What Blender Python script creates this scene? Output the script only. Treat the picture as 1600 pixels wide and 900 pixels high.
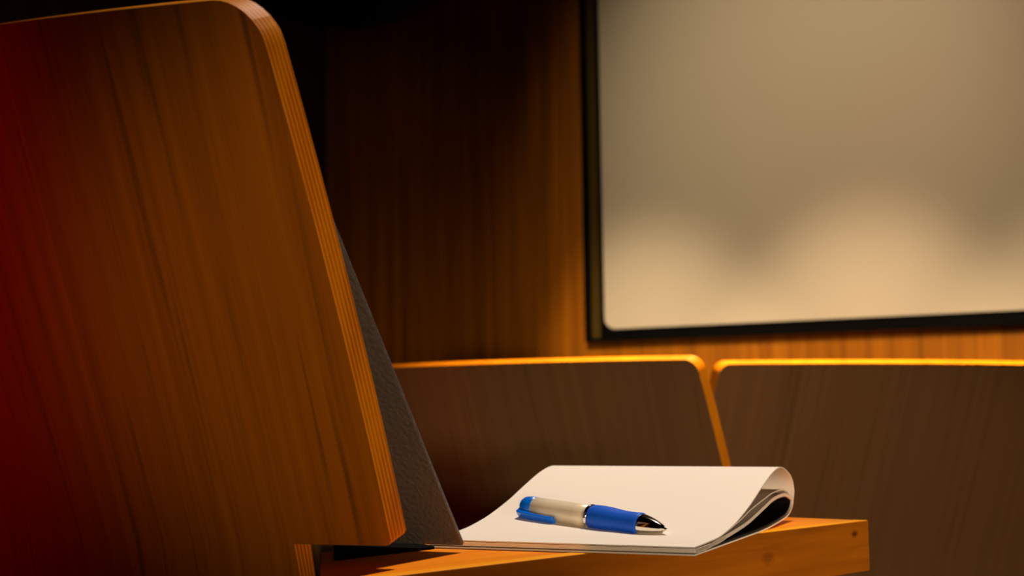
import bpy, bmesh, math, random
from mathutils import Vector, Matrix
for o in list(bpy.data.objects): bpy.data.objects.remove(o)
S = bpy.context.scene
COL = S.collection
random.seed(4)
R = math.radians

# ------------------------------------------------------------------ camera
cam = bpy.data.cameras.new('camera'); camo = bpy.data.objects.new('camera', cam); COL.objects.link(camo)
S.camera = camo
F = 2200.0
pitch = math.atan(175/F); roll = .015
fw = Vector((0, math.cos(pitch), math.sin(pitch))); r0 = Vector((1, 0, 0)); u0 = r0.cross(fw)
RR = math.cos(roll)*r0 - math.sin(roll)*u0; UU = math.cos(roll)*u0 + math.sin(roll)*r0
m = Matrix((RR, UU, -fw)).transposed().to_4x4(); m.translation = (0, 0, .8)
camo.matrix_world = m
cam.sensor_width = 36; cam.lens = F/1600*36
cam.clip_start = .02
cam.dof.use_dof = True; cam.dof.focus_distance = 1.12; cam.dof.aperture_fstop = 7.5

# ------------------------------------------------------------------ world, exposure, lamps
w = bpy.data.worlds.new('world'); S.world = w; w.use_nodes = True
w.node_tree.nodes['Background'].inputs[0].default_value = (1, .7, .5, 1)
w.node_tree.nodes['Background'].inputs[1].default_value = .002
S.view_settings.view_transform = 'Standard'; S.view_settings.look = 'None'
S.view_settings.exposure = 0; S.view_settings.gamma = 1; S.view_settings.use_curve_mapping = False

def spot(name, loc, tgt, power, color, angle, blend=.5, size=.03):
    l = bpy.data.lights.new(name, 'SPOT'); l.energy = power; l.color = color
    l.spot_size = R(angle); l.spot_blend = blend; l.shadow_soft_size = size
    o = bpy.data.objects.new(name, l); COL.objects.link(o); o.location = loc
    o.rotation_euler = (Vector(tgt)-Vector(loc)).to_track_quat('-Z', 'Y').to_euler()
    return o
def area(name, loc, tgt, power, color, sx, sy):
    l = bpy.data.lights.new(name, 'AREA'); l.energy = power; l.color = color
    l.shape = 'RECTANGLE'; l.size = sx; l.size_y = sy
    o = bpy.data.objects.new(name, l); COL.objects.link(o); o.location = loc
    o.rotation_euler = (Vector(tgt)-Vector(loc)).to_track_quat('-Z', 'Y').to_euler()
    return o
WARM = (1, .72, .42)
# wall frame: A runs to the right along the board wall, B comes off it into the room
A = Vector((.8317, -.5553, 0)); B = Vector((-.5553, -.8317, 0)); K = Vector((-.675, 5.11, 0))
def room(a, b, z): return K + A*a + B*b + Vector((0, 0, z))
# recessed downlights in a row before the board wall
for a in (1.32, 2.03, 2.74, 3.45):
    spot('wall_downlight', room(a, 1.3, 2.86), room(a, 0, -.12), 305, WARM, 36.5, .75, .05)
spot('board_downlight', room(1.95, 2.0, 2.86), room(1.88, 0, 1.5), 165, (1, .77, .46), 53, 1, .1)
# downlights over the desk and the far row
spot('desk_downlight', (.48, 1.80, 2.78), (.03, 1.03, .7), 205, (1, .82, .64), 28, .7, .022)
spot('chair_downlight', (.62, 2.30, 2.86), (.62, 2.30, 0), 900, (1, .66, .28), 47, .6, .03)
# added fill lights out of view: low warm ones, red ones left and right
spot('rear_fill', (.10, -.6, .75), (-.07, .93, .87), 42, (1, .66, .30), 20.5, .9, .05)
spot('right_fill', (1.0, -.6, .75), (.60, 1.4, .12), 135, (1, .74, .48), 52, .5, .08)
spot('red_fill', (-1.4, .0, .9), (-.66, .95, .94), 26, (1, .01, .005), 30, 1, .08)
spot('red_fill', (3.2, .2, 1.9), (1.9, 3.1, 1.0), 14, (1, .1, .12), 40, 1, .2)

# ------------------------------------------------------------------ materials
def mat(name, color=(.5, .5, .5), rough=.5, metal=0, coat=0, spec=.5):
    m = bpy.data.materials.new(name); m.use_nodes = True
    b = m.node_tree.nodes['Principled BSDF']
    b.inputs['Base Color'].default_value = (*color, 1); b.inputs['Roughness'].default_value = rough
    b.inputs['Metallic'].default_value = metal; b.inputs['Coat Weight'].default_value = coat
    b.inputs['Specular IOR Level'].default_value = spec
    return m
def N(m, t, **kw):
    n = m.node_tree.nodes.new(t)
    for k, v in kw.items(): setattr(n, k, v)
    return n
def L(m, a, b): m.node_tree.links.new(a, b)
def wood(name, dark, light, axis=2, stretch=30, scale=1.0, rough=.45, bump=.15, streak=.5, streak_col=None, lo=.35, hi=.65, spec=.4, flat=()):
    """grain running along the given object axis, with sparse long dark streaks"""
    m = mat(name, light, rough, spec=spec); b = m.node_tree.nodes['Principled BSDF']
    tc = N(m, 'ShaderNodeTexCoord'); mp = N(m, 'ShaderNodeMapping')
    sc = [stretch*scale]*3; sc[axis] = scale*.9
    for q in flat: sc[q] = scale*.9
    mp.inputs['Scale'].default_value = sc; L(m, tc.outputs['Object'], mp.inputs['Vector'])
    n1 = N(m, 'ShaderNodeTexNoise'); n1.inputs['Scale'].default_value = 1.0; n1.inputs['Detail'].default_value = 6; n1.inputs['Roughness'].default_value = .65
    n1.inputs['Distortion'].default_value = .25
    L(m, mp.outputs[0], n1.inputs['Vector'])
    r1 = N(m, 'ShaderNodeValToRGB'); r1.color_ramp.elements[0].position = lo; r1.color_ramp.elements[1].position = hi
    r1.color_ramp.elements[0].color = (*dark, 1); r1.color_ramp.elements[1].color = (*light, 1)
    L(m, n1.outputs['Fac'], r1.inputs[0])
    mp2 = N(m, 'ShaderNodeMapping'); sc = [stretch*scale*.8]*3; sc[axis] = scale*1.2
    for q in flat: sc[q] = scale*1.2
    mp2.inputs['Scale'].default_value = sc
    mp2.inputs['Location'].default_value = (3.1, 7.7, 1.3)
    L(m, tc.outputs['Object'], mp2.inputs['Vector'])
    n2 = N(m, 'ShaderNodeTexNoise'); n2.inputs['Scale'].default_value = 1.3; n2.inputs['Detail'].default_value = 3; L(m, mp2.outputs[0], n2.inputs['Vector'])
    r2 = N(m, 'ShaderNodeValToRGB'); r2.color_ramp.elements[0].position = .56; r2.color_ramp.elements[1].position = .72
    r2.color_ramp.elements[0].color = (0, 0, 0, 1); r2.color_ramp.elements[1].color = (streak, streak, streak, 1)
    L(m, n2.outputs['Fac'], r2.inputs[0])
    mx = N(m, 'ShaderNodeMixRGB'); sd = streak_col or tuple(c*.3 for c in dark)
    mx.inputs[2].default_value = (*sd, 1); L(m, r2.outputs[0], mx.inputs[0]); L(m, r1.outputs[0], mx.inputs[1])
    L(m, mx.outputs[0], b.inputs['Base Color'])
    bp = N(m, 'ShaderNodeBump'); bp.inputs['Strength'].default_value = bump; bp.inputs['Distance'].default_value = .002
    L(m, n1.outputs['Fac'], bp.inputs['Height']); L(m, bp.outputs[0], b.inputs['Normal'])
    return m
def ply(name, c1, c2, n=5):
    m = mat(name, c1, .5, spec=.1); b = m.node_tree.nodes['Principled BSDF']
    at = N(m, 'ShaderNodeAttribute'); at.attribute_name = 'ply'
    tc = N(m, 'ShaderNodeTexCoord'); mp = N(m, 'ShaderNodeMapping'); mp.inputs['Scale'].default_value = (40, 40, 5); L(m, tc.outputs['Object'], mp.inputs[0])
    nz = N(m, 'ShaderNodeTexNoise'); nz.inputs['Scale'].default_value = 1; nz.inputs['Detail'].default_value = 3; L(m, mp.outputs[0], nz.inputs['Vector'])
    a = N(m, 'ShaderNodeMath', operation='MULTIPLY_ADD'); a.inputs[1].default_value = n*2*math.pi; L(m, at.outputs['Fac'], a.inputs[0]); L(m, nz.outputs['Fac'], a.inputs[2])
    s = N(m, 'ShaderNodeMath', operation='SINE'); L(m, a.outputs[0], s.inputs[0])
    ad = N(m, 'ShaderNodeMath', operation='MULTIPLY_ADD'); ad.inputs[1].default_value = .3; L(m, s.outputs[0], ad.inputs[0]); L(m, nz.outputs['Fac'], ad.inputs[2])
    r = N(m, 'ShaderNodeValToRGB'); r.color_ramp.elements[0].position = .25; r.color_ramp.elements[1].position = .75
    r.color_ramp.elements[0].color = (*c2, 1); r.color_ramp.elements[1].color = (*c1, 1); L(m, ad.outputs[0], r.inputs[0])
    L(m, r.outputs[0], b.inputs['Base Color'])
    return m
def leather(name, col):
    m = mat(name, col, .42, spec=.5); b = m.node_tree.nodes['Principled BSDF']
    tc = N(m, 'ShaderNodeTexCoord'); n = N(m, 'ShaderNodeTexNoise'); n.inputs['Scale'].default_value = 260; n.inputs['Detail'].default_value = 3
    L(m, tc.outputs['Object'], n.inputs['Vector'])
    bp = N(m, 'ShaderNodeBump'); bp.inputs['Strength'].default_value = .8; bp.inputs['Distance'].default_value = .002
    L(m, n.outputs['Fac'], bp.inputs['Height']); L(m, bp.outputs[0], b.inputs['Normal'])
    return m
M = {}
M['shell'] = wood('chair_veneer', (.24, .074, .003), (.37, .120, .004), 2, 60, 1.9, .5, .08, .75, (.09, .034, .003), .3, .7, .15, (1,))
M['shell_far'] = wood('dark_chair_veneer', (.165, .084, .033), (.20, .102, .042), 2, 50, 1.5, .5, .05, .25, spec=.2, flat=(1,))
M['ply'] = ply('plywood_edge', (.98, .35, .004), (.56, .16, .003))
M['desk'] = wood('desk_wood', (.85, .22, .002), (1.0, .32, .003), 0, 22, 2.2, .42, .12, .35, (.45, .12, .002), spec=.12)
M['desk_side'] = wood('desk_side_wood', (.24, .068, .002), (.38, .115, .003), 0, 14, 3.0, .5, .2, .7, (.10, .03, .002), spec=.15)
M['strip'] = wood('desk_lipping', (.95, .34, .003), (1.0, .42, .004), 0, 24, 2.0, .42, .1, .1, spec=.12)
def knot(m, at_, r, dark):
    nt = m.node_tree; b = nt.nodes['Principled BSDF']; src = b.inputs['Base Color'].links[0].from_socket
    tc = N(m, 'ShaderNodeTexCoord'); sb = N(m, 'ShaderNodeVectorMath', operation='SUBTRACT'); sb.inputs[1].default_value = at_; L(m, tc.outputs['Object'], sb.inputs[0])
    mu = N(m, 'ShaderNodeVectorMath', operation='MULTIPLY'); mu.inputs[1].default_value = (.7, 1, 1); L(m, sb.outputs[0], mu.inputs[0])
    ln = N(m, 'ShaderNodeVectorMath', operation='LENGTH'); L(m, mu.outputs[0], ln.inputs[0])
    nz = N(m, 'ShaderNodeTexNoise'); nz.inputs['Scale'].default_value = 350; L(m, tc.outputs['Object'], nz.inputs['Vector'])
    ad = N(m, 'ShaderNodeMath', operation='MULTIPLY_ADD'); ad.inputs[1].default_value = r*.9; L(m, nz.outputs['Fac'], ad.inputs[0]); L(m, ln.outputs['Value'], ad.inputs[2])
    rp = N(m, 'ShaderNodeMapRange'); rp.inputs[1].default_value = r*.8; rp.inputs[2].default_value = r*1.5; rp.inputs[3].default_value = dark; rp.inputs[4].default_value = 0
    L(m, ad.outputs[0], rp.inputs[0])
    mx = N(m, 'ShaderNodeMixRGB'); mx.inputs[2].default_value = (.05, .014, .001, 1); L(m, rp.outputs[0], mx.inputs[0]); L(m, src, mx.inputs[1]); L(m, mx.outputs[0], b.inputs['Base Color'])
knot(M['desk_side'], (-.023, 0, .473), .004, .85)
knot(M['desk_side'], (-.150, 0, .462), .007, .4)
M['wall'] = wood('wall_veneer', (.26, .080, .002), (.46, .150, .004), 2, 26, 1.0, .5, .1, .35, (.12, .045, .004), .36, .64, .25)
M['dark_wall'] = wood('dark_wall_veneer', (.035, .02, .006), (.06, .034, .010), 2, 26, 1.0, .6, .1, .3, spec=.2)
M['floor'] = mat('carpet', (.03, .018, .012), .95, spec=.1)
M['ceiling'] = mat('ceiling_paint', (.02, .016, .012), .9, spec=.1)
M['black'] = mat('black_frame', (.0015, .0015, .0015), .6, spec=.08)
M['channel'] = mat('bronze_channel', (.07, .045, .008), .5, .0, spec=.1)
M['board'] = mat('white_board_enamel', (.64, .57, .47), .4, spec=.2)
M['leather'] = leather('black_leatherette', (.11, .105, .125))
M['matte'] = mat('matte_black', (.002, .002, .002), .9, spec=.05)
M['steel'] = mat('dark_steel', (.05, .045, .04), .4, .8)
M['cushion'] = leather('black_seat_cushion', (.02, .018, .018))
M['paper'] = mat('paper', (.86, .80, .74), .8, spec=.15)
M['paper2'] = mat('page_edges', (.74, .66, .58), .85, spec=.1)
M['cover'] = mat('black_card_cover', (.006, .006, .008), .7, spec=.1)
M['blue'] = mat('blue_plastic', (.0, .16, .90), .28, coat=.3)
M['bluerub'] = mat('blue_rubber_grip', (.005, .11, .80), .5, coat=0, spec=.3)
M['silver'] = mat('champagne_barrel', (.86, .77, .60), .32, .1)
M['chrome'] = mat('chrome', (.85, .80, .72), .08, 1)

# ------------------------------------------------------------------ helpers
def link(o, parent=None, label=None, cat=None, group=None, kind=None):
    COL.objects.link(o)
    if parent: o.parent = parent
    for k, v in (('label', label), ('category', cat), ('group', group), ('kind', kind)):
        if v: o[k] = v
    return o
def thing(name, loc, rz, label, cat, group=None):
    o = bpy.data.objects.new(name, None); o.location = loc; o.rotation_euler = (0, 0, rz); o.empty_display_size = .05
    return link(o, None, label, cat, group)
def mesh(name, verts, faces, mats, parent=None, mi=None, smooth=False, bevel=0, seg=2, **kw):
    me = bpy.data.meshes.new(name); me.from_pydata([tuple(v) for v in verts], [], faces)
    for mm in (mats if isinstance(mats, (list, tuple)) else [mats]): me.materials.append(mm)
    if mi: me.polygons.foreach_set('material_index', mi)
    if smooth: me.polygons.foreach_set('use_smooth', [True]*len(me.polygons))
    bm = bmesh.new(); bm.from_mesh(me); bmesh.ops.recalc_face_normals(bm, faces=bm.faces); bm.to_mesh(me); bm.free()
    o = bpy.data.objects.new(name, me); link(o, parent, **kw)
    if bevel:
        b = o.modifiers.new('bevel', 'BEVEL'); b.width = bevel; b.segments = seg; b.limit_method = 'ANGLE'; b.angle_limit = R(40)
        me.polygons.foreach_set('use_smooth', [True]*len(me.polygons))
        wn = o.modifiers.new('wn', 'WEIGHTED_NORMAL'); wn.keep_sharp = False
    return o
def boxv(x0, x1, y0, y1, z0, z1):
    v = [(x, y, z) for z in (z0, z1) for y in (y0, y1) for x in (x0, x1)]
    f = [(0, 1, 3, 2), (4, 5, 7, 6), (0, 1, 5, 4), (2, 3, 7, 6), (0, 2, 6, 4), (1, 3, 7, 5)]
    return v, f
def join(lst):
    V, Fc = [], []
    for v, f in lst:
        n = len(V); V += v; Fc += [tuple(i+n for i in g) for g in f]
    return V, Fc
def box(name, b, m, parent=None, bevel=0, **kw):
    v, f = boxv(*b); return mesh(name, v, f, m, parent, bevel=bevel, **kw)
def prism(poly, z0, z1):
    n = len(poly); v = [(x, y, z0) for x, y in poly]+[(x, y, z1) for x, y in poly]
    return v, [tuple(range(n)), tuple(range(n, 2*n))]+[(i, (i+1) % n, n+(i+1) % n, n+i) for i in range(n)]
def tube(p, q, r, n=12, r2=None):
    p, q = Vector(p), Vector(q); d = (q-p).normalized(); a = d.orthogonal().normalized(); b = d.cross(a)
    v = []
    for c, rr in ((p, r), (q, r2 or r)):
        v += [tuple(c+a*rr*math.cos(2*math.pi*i/n)+b*rr*math.sin(2*math.pi*i/n)) for i in range(n)]
    return v, [tuple(range(n)), tuple(range(n, 2*n))]+[(i, (i+1) % n, n+(i+1) % n, n+i) for i in range(n)]
def lathe(prof, n=40):
    """profile of (x along axis, radius); axis = local X"""
    v, f = [], []
    for x, r in prof:
        v += [(x, r*math.cos(2*math.pi*i/n), r*math.sin(2*math.pi*i/n)) for i in range(n)]
    for k in range(len(prof)-1):
        f += [(k*n+i, k*n+(i+1) % n, (k+1)*n+(i+1) % n, (k+1)*n+i) for i in range(n)]
    f += [tuple(range(n)), tuple(range((len(prof)-1)*n, len(prof)*n))]
    return v, f

# ------------------------------------------------------------------ room
def wallbox(name, a0, a1, b0, b1, z0, z1, m):
    v, f = boxv(a0, a1, b0, b1, z0, z1)
    o = mesh(name, v, f, m, kind='structure')
    o.matrix_world = Matrix(((A.x, B.x, 0, K.x), (A.y, B.y, 0, K.y), (0, 0, 1, 0), (0, 0, 0, 1)))
    return o
wallbox('floor', -.1, 7.1, -.1, 8.1, -.1, 0, M['floor'])
wallbox('ceiling', -.1, 7.1, -.1, 8.1, 2.9, 3.0, M['ceiling'])
wallbox('wall_front', 0, 7.0, -.1, 0, 0, 2.9, M['wall'])
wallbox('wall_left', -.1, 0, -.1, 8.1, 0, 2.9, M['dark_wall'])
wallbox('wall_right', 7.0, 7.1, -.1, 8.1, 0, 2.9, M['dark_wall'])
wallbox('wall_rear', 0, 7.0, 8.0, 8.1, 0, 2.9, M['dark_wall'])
# raised tier on which the nearer row stands
v, f = prism([(-1.62, 2.25), (2.4, .92), (2.4, -1.2), (-1.62, -1.2)], 0.0, .20)
mesh('floor_tier', v, f, M['floor'], kind='structure')

# ------------------------------------------------------------------ board on the wall
bd = thing('whiteboard', (.24, 4.5, .98), math.atan2(-.5553, .8317),
           'large white wall board with rounded corners in a black frame on the wood wall', 'whiteboard')
BW, BH = 2.6, 1.45
l = []
l.append(boxv(0, .020, -.018, 0, 0, BH)); l.append(boxv(BW-.02, BW, -.018, 0, 0, BH))
l.append(boxv(.020, BW-.02, -.018, 0, 0, .012)); l.append(boxv(.020, BW-.02, -.018, 0, BH-.012, BH))
v, f = join(l); mesh('frame', v, f, M['black'], bd)
for x0, x1 in ((.020, .055), (BW-.055, BW-.020)):
    box('channel', (x0, x1, -.006, -.001, .012, BH-.012), M['channel'], bd)
box('backing', (.055, BW-.055, -.012, -.001, .012, BH-.012), M['black'], bd)
def rrect(x0, x1, z0, z1, r, n=10):
    p = []
    for cx, cz, a0 in ((x1-r, z1-r, 0), (x0+r, z1-r, 90), (x0+r, z0+r, 180), (x1-r, z0+r, 270)):
        for i in range(n+1):
            a = R(a0+90*i/n); p.append((cx+r*math.cos(a), cz+r*math.sin(a)))
    return p
p = rrect(.073, BW-.073, .038, BH-.04, .038); n = len(p)
v = [(x, -.017, z) for x, z in p]+[(x, -.0122, z) for x, z in p]
f = [tuple(range(n)), tuple(range(n, 2*n))]+[(i, (i+1) % n, n+(i+1) % n, n+i) for i in range(n)]
mesh('board_panel', v, f, M['board'], bd)

# ------------------------------------------------------------------ pendant lamp (only its dark underside shows)
pl = thing('pendant_lamp', (-.48, 4.0, 2.96), 0, 'black rounded pendant lampshade hanging in the dark corner', 'lamp')
prof = [(-1.06, .001)]
for i in range(1, 15):
    a = R(i*90/14); prof.append((-.80-.26*math.cos(a), .40*math.sin(a)))
for i in range(1, 9):
    a = R(i*80/8); prof.append((-.80+.22*math.sin(a), .40*math.cos(a)))
v, f = lathe(prof, 48); v = [(y, z, x) for x, y, z in v]
mesh('lamp_shade', v, f, M['matte'], pl, smooth=True)
v, f = tube((0, 0, -.60), (0, 0, -.06), .006); mesh('cord', v, f, M['matte'], pl, smooth=True)

# ------------------------------------------------------------------ chairs
KC = .25; LEAN = math.tan(R(21.8)); W0 = .29; TAP = .016; H = .352; ZB = .507; TH = .018; CL = math.cos(R(21.8)); SL = math.sin(R(21.8))
def make_shell(W):
    r = .030 if W == .29 else .017; rb = .005; ws = W-.075
    ss = []
    for i in range(9): ss.append(W-r+r*math.sin(R(90*i/8)))
    ss = [W-r*1.8]+ss
    mid = [i*.02 for i in range(0, int(ws/.02))]+[ws]
    pos = sorted(set([round(x, 5) for x in mid+ss+[W-rb, W-rb*.3]]))
    cols = [-x for x in reversed(pos) if x > 0]+pos
    def top(s):
        s = abs(s); d = s-(W-r)
        t = H+(.004 if W == .29 else 0) - (r-math.sqrt(max(r*r-d*d, 0)) if d > 0 else 0)
        return t - .002*(s/W)**2
    def bot(s):
        d = abs(s)-(W-rb); return rb-math.sqrt(max(rb*rb-d*d, 0)) if d > 0 else 0
    rows_low = [-.125, -.08, -.04]; nu = 15
    V, att = [], []; idx = {}
    def put(i, j, side):
        s = cols[i]
        if j < 3: vv = rows_low[j]
        else: vv = bot(s)+(top(s)-bot(s))*(j-3)/nu
        tap = 1-TAP/W*(max(vv, 0)/H)**2
        k = (i, j, side)
        if k not in idx:
            edge_in = .003 if side == 0 else 0       # the sawn edge is bevelled, rear face a little narrower
            sc = (W-edge_in)/W if abs(s) > ws else 1
            if vv < 0 or abs(s) <= ws: sc = 1
            x = s*tap*sc; y = KC*s*s - vv*LEAN + (0 if side else -TH*CL)
            if vv < 0: y = KC*s*s - vv*LEAN*.6 + (0 if side else -TH*CL)
            idx[k] = len(V); V.append((x, y, ZB+vv - (0 if side else TH*SL))); att.append(float(side))
        return idx[k]
    cells = set()
    for i in range(len(cols)-1):
        inner = max(abs(cols[i]), abs(cols[i+1])) <= ws+1e-4
        for j in range(3+nu):
            if j < 3 and not inner: continue
            cells.add((i, j))
    Fc, mi = [], []
    for (i, j) in sorted(cells):
        for side in (0, 1):
            Fc.append((put(i, j, side), put(i+1, j, side), put(i+1, j+1, side), put(i, j+1, side))); mi.append(0)
        for (di, dj, a, b) in ((-1, 0, (i, j), (i, j+1)), (1, 0, (i+1, j), (i+1, j+1)), (0, -1, (i, j), (i+1, j)), (0, 1, (i, j+1), (i+1, j+1))):
            if (i+di, j+dj) not in cells:
                Fc.append((put(*a, 0), put(*b, 0), put(*b, 1), put(*a, 1))); mi.append(1)
    return V, Fc, mi, att
def make_chair(loc, rz, label, face, W=.29, group=None):
    t = thing('auditorium_chair', loc, rz, label, 'chair', group)
    V, Fc, mi, att = make_shell(W)
    o = mesh('backrest', V, Fc, [face, M['ply']], t, mi, bevel=.0012)
    a = o.data.attributes.new('ply', 'FLOAT', 'POINT'); a.data.foreach_set('value', att)
    # black upholstered panel standing off the front of the shell, touching it at the top
    cw = .283 if W == .29 else W-.035
    e1 = Vector((0, -.177, .234)).normalized(); e2 = Vector((0, .234, .177)).normalized()
    p0 = Vector((0, .119, .4892)); V = []
    for a_ in (0, .292):
        for b_ in (0, .0035):
            for x_ in ((-cw, cw) if a_ == 0 else (-cw+.006, cw-.006)): V.append(p0+e1*a_+e2*b_+Vector((x_, 0, 0)))
    mesh('back_panel', V, [(0, 1, 3, 2), (4, 5, 7, 6), (0, 1, 5, 4), (2, 3, 7, 6), (0, 2, 6, 4), (1, 3, 7, 5)], M['leather'], t, bevel=.0006, label='black textured panel')
    # tip-up seat, folded up in front
    v, f = boxv(-.15, .15, .165, .181, .38, .62); mesh('seat', v, f, M['shell_far'], t, bevel=.005)
    box('seat_cushion', (-.145, .145, .1815, .225, .385, .615), M['cushion'], t, bevel=.014, seg=3)
    for sx in (-1, 1):
        v, f = tube((sx*.13, .010, .41), (sx*.13, .17, .41), .009, 10); mesh('hinge_arm', v, f, M['steel'], t, smooth=True)
        v, f = join([boxv(sx*.14-.02, sx*.14+.02, -.004, .016, .010, .44)])
        mesh('leg', v, f, M['steel'], t, bevel=.003)
        box('foot', (sx*.14-.035, sx*.14+.035, -.07, .09, 0, .0098), M['steel'], t, bevel=.003)
    return t
O0 = Vector((-.0759, 1.0, 0)) - Vector((math.cos(R(-25)), math.sin(R(-25)), 0))*W0 - Vector((-math.sin(R(-25)), math.cos(R(-25)), 0))*(KC*W0**2)
near = make_chair((O0.x, O0.y, .20), R(-25), 'large orange-brown plywood chair seen from behind at the left, nearest the camera',
                  M['shell'])
# thin black sheet on the table, shaped as the shade under the panel
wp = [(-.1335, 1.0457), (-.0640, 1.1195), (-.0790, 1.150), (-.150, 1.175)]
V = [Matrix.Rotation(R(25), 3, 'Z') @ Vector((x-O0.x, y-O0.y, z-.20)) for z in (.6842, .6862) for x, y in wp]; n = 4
mesh('shade_wedge', V, [tuple(range(n)), tuple(range(n, 2*n))]+[(i, (i+1) % n, n+(i+1) % n, n+i) for i in range(n)], M['matte'], near)
ex = Vector((math.cos(R(-32)), math.sin(R(-32)), 0)); ey = Vector((-math.sin(R(-32)), math.cos(R(-32)), 0))
lc = Vector((.254, 1.90, 0)) - ex*(.31-TAP) - ey*(KC*(.31-TAP)**2-H*LEAN)
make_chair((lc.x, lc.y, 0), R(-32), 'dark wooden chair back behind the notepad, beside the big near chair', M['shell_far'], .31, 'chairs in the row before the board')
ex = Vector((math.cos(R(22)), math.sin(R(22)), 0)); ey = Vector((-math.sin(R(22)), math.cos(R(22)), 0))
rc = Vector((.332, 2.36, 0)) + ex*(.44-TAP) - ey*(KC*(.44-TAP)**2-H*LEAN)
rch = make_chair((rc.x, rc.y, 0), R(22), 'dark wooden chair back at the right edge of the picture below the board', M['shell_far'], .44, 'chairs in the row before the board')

rch.rotation_euler.y = .010

# ------------------------------------------------------------------ narrow wooden table
T = .684; ZT = T
ang = math.atan2(.3589, .3987)
tb = thing('side_table', (.327, 1.317, .20), ang, 'thick orange wooden table top under the notepad, right of the near chair', 'table')
Minv = Matrix.Rotation(-ang, 3, 'Z')
def tl(x, y): q = Minv @ Vector((x-.327, y-1.317, 0)); return (q.x, q.y)
far = (.327-.811*.15, 1.317+.585*.15)
poly = [tl(.327, 1.317), tl(*far), tl(-.1524, 1.1086), tl(-.1256, .9125)]
zt = T-.20; e = .014
def offs(poly_a, poly_b, y):      # x on the end edges at local depth y
    (x0, y0), (x1, y1) = poly_a, poly_b; return x0+(x1-x0)*(y-y0)/(y1-y0)
P0, P1, P2, P3 = poly
xr = offs(P0, P1, P0[1]+e); xl = offs(P3, P2, P3[1]+e)
# main slab behind the front lipping
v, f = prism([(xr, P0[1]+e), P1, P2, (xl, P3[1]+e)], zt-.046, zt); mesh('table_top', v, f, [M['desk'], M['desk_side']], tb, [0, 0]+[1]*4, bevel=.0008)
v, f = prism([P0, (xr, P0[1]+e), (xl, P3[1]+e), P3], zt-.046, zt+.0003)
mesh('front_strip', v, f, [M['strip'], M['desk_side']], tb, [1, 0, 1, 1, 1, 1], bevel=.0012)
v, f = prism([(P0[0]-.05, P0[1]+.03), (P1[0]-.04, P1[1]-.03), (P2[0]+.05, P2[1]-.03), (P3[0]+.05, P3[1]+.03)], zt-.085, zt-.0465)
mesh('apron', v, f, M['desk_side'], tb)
for (x, y) in ((P0[0]-.08, P0[1]+.05), (P1[0]-.07, P1[1]-.05), (P2[0]+.08, P2[1]-.05), (P3[0]+.08, P3[1]+.05)):
    v, f = tube((x, y, zt-.086), (x, y, 0), .016, 14, .012); mesh('leg', v, f, M['steel'], tb, smooth=True)
# ------------------------------------------------------------------ notepad
va = R(65.7); D = Vector((math.cos(va), math.sin(va), 0)); PW = .222
pad = thing('notepad', (.1301, 1.0397, T+.0006), va-math.pi/2, 'white notepad with pages curled back over its far end, pen on it', 'notepad')
# local: +Y away from camera along the pad, -X to the left; origin at the near right corner
def catmull(pts, n=7):
    out = []
    for i in range(len(pts)-1):
        p0 = pts[max(i-1, 0)]; p1 = pts[i]; p2 = pts[i+1]; p3 = pts[min(i+2, len(pts)-1)]
        for k in range(n):
            t = k/n
            out.append(tuple(.5*((2*b)+(-a+c)*t+(2*a-5*b+4*c-d)*t*t+(-a+3*b-3*c+d)*t**3) for a, b, c, d in zip(p0, p1, p2, p3)))
    out.append(pts[-1]); return out
def sheet(name, pts, th, m, x0=0.0, x1=-PW, flare=0, **kw):
    c = catmull(pts); n = len(c); nx = 14
    off = []
    for i, (u, z) in enumerate(c):
        a = c[max(i-1, 0)]; b = c[min(i+1, n-1)]; dx, dz = b[0]-a[0], b[1]-a[1]; q = math.hypot(dx, dz) or 1
        off.append((u+dz/q*th, z-dx/q*th))
    V, Fc = [], []
    for j in range(nx+1):
        x = x0+(x1-x0)*j/nx
        for (u, z) in c: V.append((x, u, z))
        for (u, z) in off: V.append((x, u, z))
    st = 2*n
    for j in range(nx):
        for i in range(n-1):
            Fc.append((j*st+i, j*st+i+1, (j+1)*st+i+1, (j+1)*st+i))
            Fc.append((j*st+n+i, j*st+n+i+1, (j+1)*st+n+i+1, (j+1)*st+n+i))
        for i in (0, n-1): Fc.append((j*st+i, j*st+n+i, (j+1)*st+n+i, (j+1)*st+i))
    for j in (0, nx):
        for i in range(n-1): Fc.append((j*st+i, j*st+i+1, j*st+n+i+1, j*st+n+i))
    o = mesh(name, V, Fc, m, pad, smooth=True, **kw); o.data.set_sharp_from_angle(angle=R(35)); return o
top = [(.000, .0064), (.030, .0068), (.0679, .0081), (.1052, .0131), (.1349, .0193), (.1663, .0274), (.1995, .0376), (.2344, .0472), (.2632, .0514), (.2873, .0485), (.3114, .0395), (.3202, .0277), (.3150, .0170)]
sheet('top_sheet', top, .0009, M['paper'])
# the block of pages lying under it, itself in a few bundles that part towards the binding
blk = [(.004, .0022), (.0300, .0024), (.0588, .0045), (.1047, .0080), (.1543, .0125), (.2086, .0206), (.2433, .0255), (.2843, .0262), (.3120, .0200)]
sheet('page_block', [(u, z+.0018*max(0, 1-u/.12)+.0006) for u, z in blk], .0030, M['paper2'])
b2 = [(.090, .0100), (.1349, .0160), (.1663, .0215), (.2086, .0268), (.2450, .0305), (.2850, .0300), (.3140, .0215)]
sheet('loose_pages', b2, .0012, M['paper2'], x0=-.001)
b3 = [(.001, .0050), (.03, .0050), (.062, .0056), (.085, .0072)]
sheet('page_block', b3, .0029, M['paper'])
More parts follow.
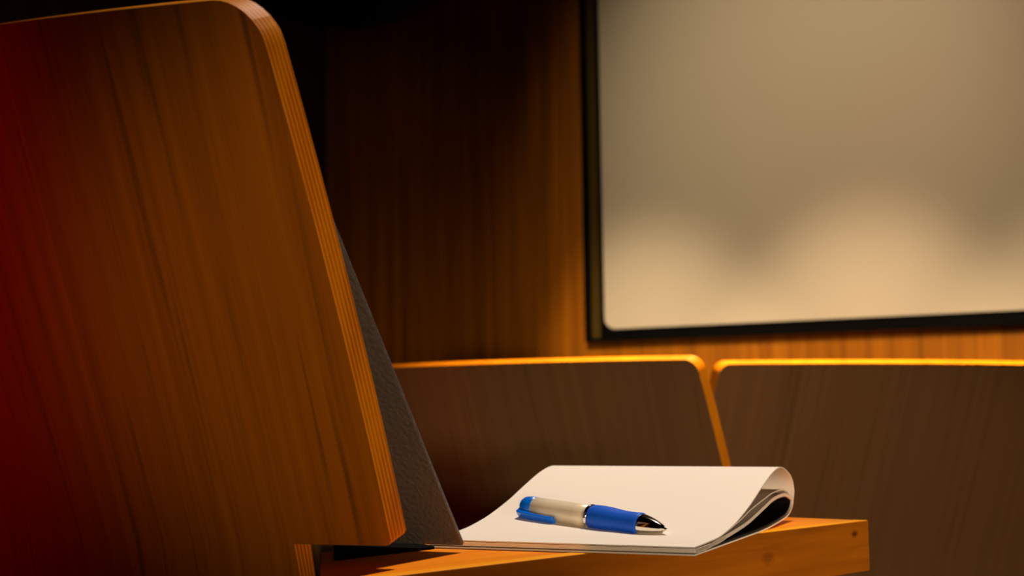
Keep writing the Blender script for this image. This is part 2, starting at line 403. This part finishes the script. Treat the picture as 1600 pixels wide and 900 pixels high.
# pages and cover folded round and back under the pad
bot = [(.3150, .0180), (.3081, .0120), (.2892, .0062), (.2404, .0026), (.1995, .0012), (.15, .0010), (.001, .0010)]
sheet('folded_pages', bot, -.0012, M['paper'])
cov = [(.3100, .0205), (.3060, .0145), (.2880, .0085), (.2404, .0048), (.1995, .0034), (.12, .0032), (.09, .0030)]
sheet('back_cover', cov, -.0010, M['cover'], x0=-.0015)
cv2 = [(u, z-.0042) for u, z in blk[4:-1]]
sheet('cover_lining', [(.075, .0035), (.12, .0066)]+[(u, z-.0026) for u, z in blk[4:-1]]+[(.308, .0190)], .0008, M['cover'], x0=-.0012)

# ------------------------------------------------------------------ pen
Wd = Vector((-D.y, D.x, 0)); C0 = Vector((.1301, 1.0397, T))
tail = C0 + D*.1215 + Wd*.188 + Vector((0, 0, .0245)); tip = C0 + D*.0665 + Wd*.0425 + Vector((0, 0, .0128))
d = (tip-tail); PL = d.length; d.normalize()
yv = Vector((0, 0, 1)).cross(d).normalized(); zv = d.cross(yv)
pen = bpy.data.objects.new('pen', None); link(pen, None, 'blue and silver ballpoint pen with a blue clip lying on the notepad', 'pen')
mm = Matrix((d, yv, zv)).transposed().to_4x4(); mm.translation = tail; pen.matrix_world = mm
k = PL/.152
def penpart(name, prof, m, **kw):
    v, f = lathe([(x*k, r) for x, r in prof]); return mesh(name, v, f, m, pen, smooth=True, **kw)
penpart('end_cap', [(-.002, .0040), (-.0005, .0070), (.002, .0084), (.006, .0090), (.013, .0092), (.0132, .0088)], M['blue'])
penpart('barrel', [(.0125, .0086), (.013, .0091), (.030, .0093), (.060, .0095), (.0735, .0096), (.074, .0088)], M['silver'])
penpart('ring', [(.0736, .0088), (.0738, .0103), (.0750, .0106), (.0766, .0103), (.0768, .009)], M['chrome'])
penpart('grip', [(.0766, .0092), (.0770, .0100), (.080, .0106), (.088, .0108), (.096, .0106), (.104, .0099), (.112, .0095), (.120, .0097), (.1262, .0101), (.1275, .0098), (.1277, .009)], M['bluerub'])
penpart('tip_cone', [(.1270, .0085), (.1275, .0095), (.130, .0092), (.136, .0078), (.142, .0058), (.147, .0036), (.1485, .0028), (.1487, .0016), (.1515, .0010), (.1523, .0003)], M['chrome'])
# clip: a blue arm leaving the cap on the near side and running down the barrel
def clip_sec(x, z, hw, ht):
    return [(x*k, -z-ht, -hw), (x*k, -z-ht*1.0, hw), (x*k, -z+ht, hw), (x*k, -z+ht, -hw)]
secs = [(-.001, .0080, .0030, .0030), (.003, .0098, .0034, .0026), (.010, .0116, .0036, .0016), (.022, .0124, .0036, .0013), (.036, .0126, .0034, .0013), (.0415, .0122, .0032, .0017), (.043, .0118, .0024, .0014)]
V = []; Fc = []
for s_ in secs: V += clip_sec(*s_)
for i in range(len(secs)-1):
    for j in range(4): Fc.append((i*4+j, i*4+(j+1) % 4, (i+1)*4+(j+1) % 4, (i+1)*4+j))
Fc += [(0, 1, 2, 3), tuple(range((len(secs)-1)*4, len(secs)*4))]
clip = mesh('clip', V, Fc, M['blue'], pen, bevel=.0007)
clip.rotation_euler = (R(32), 0, 0)
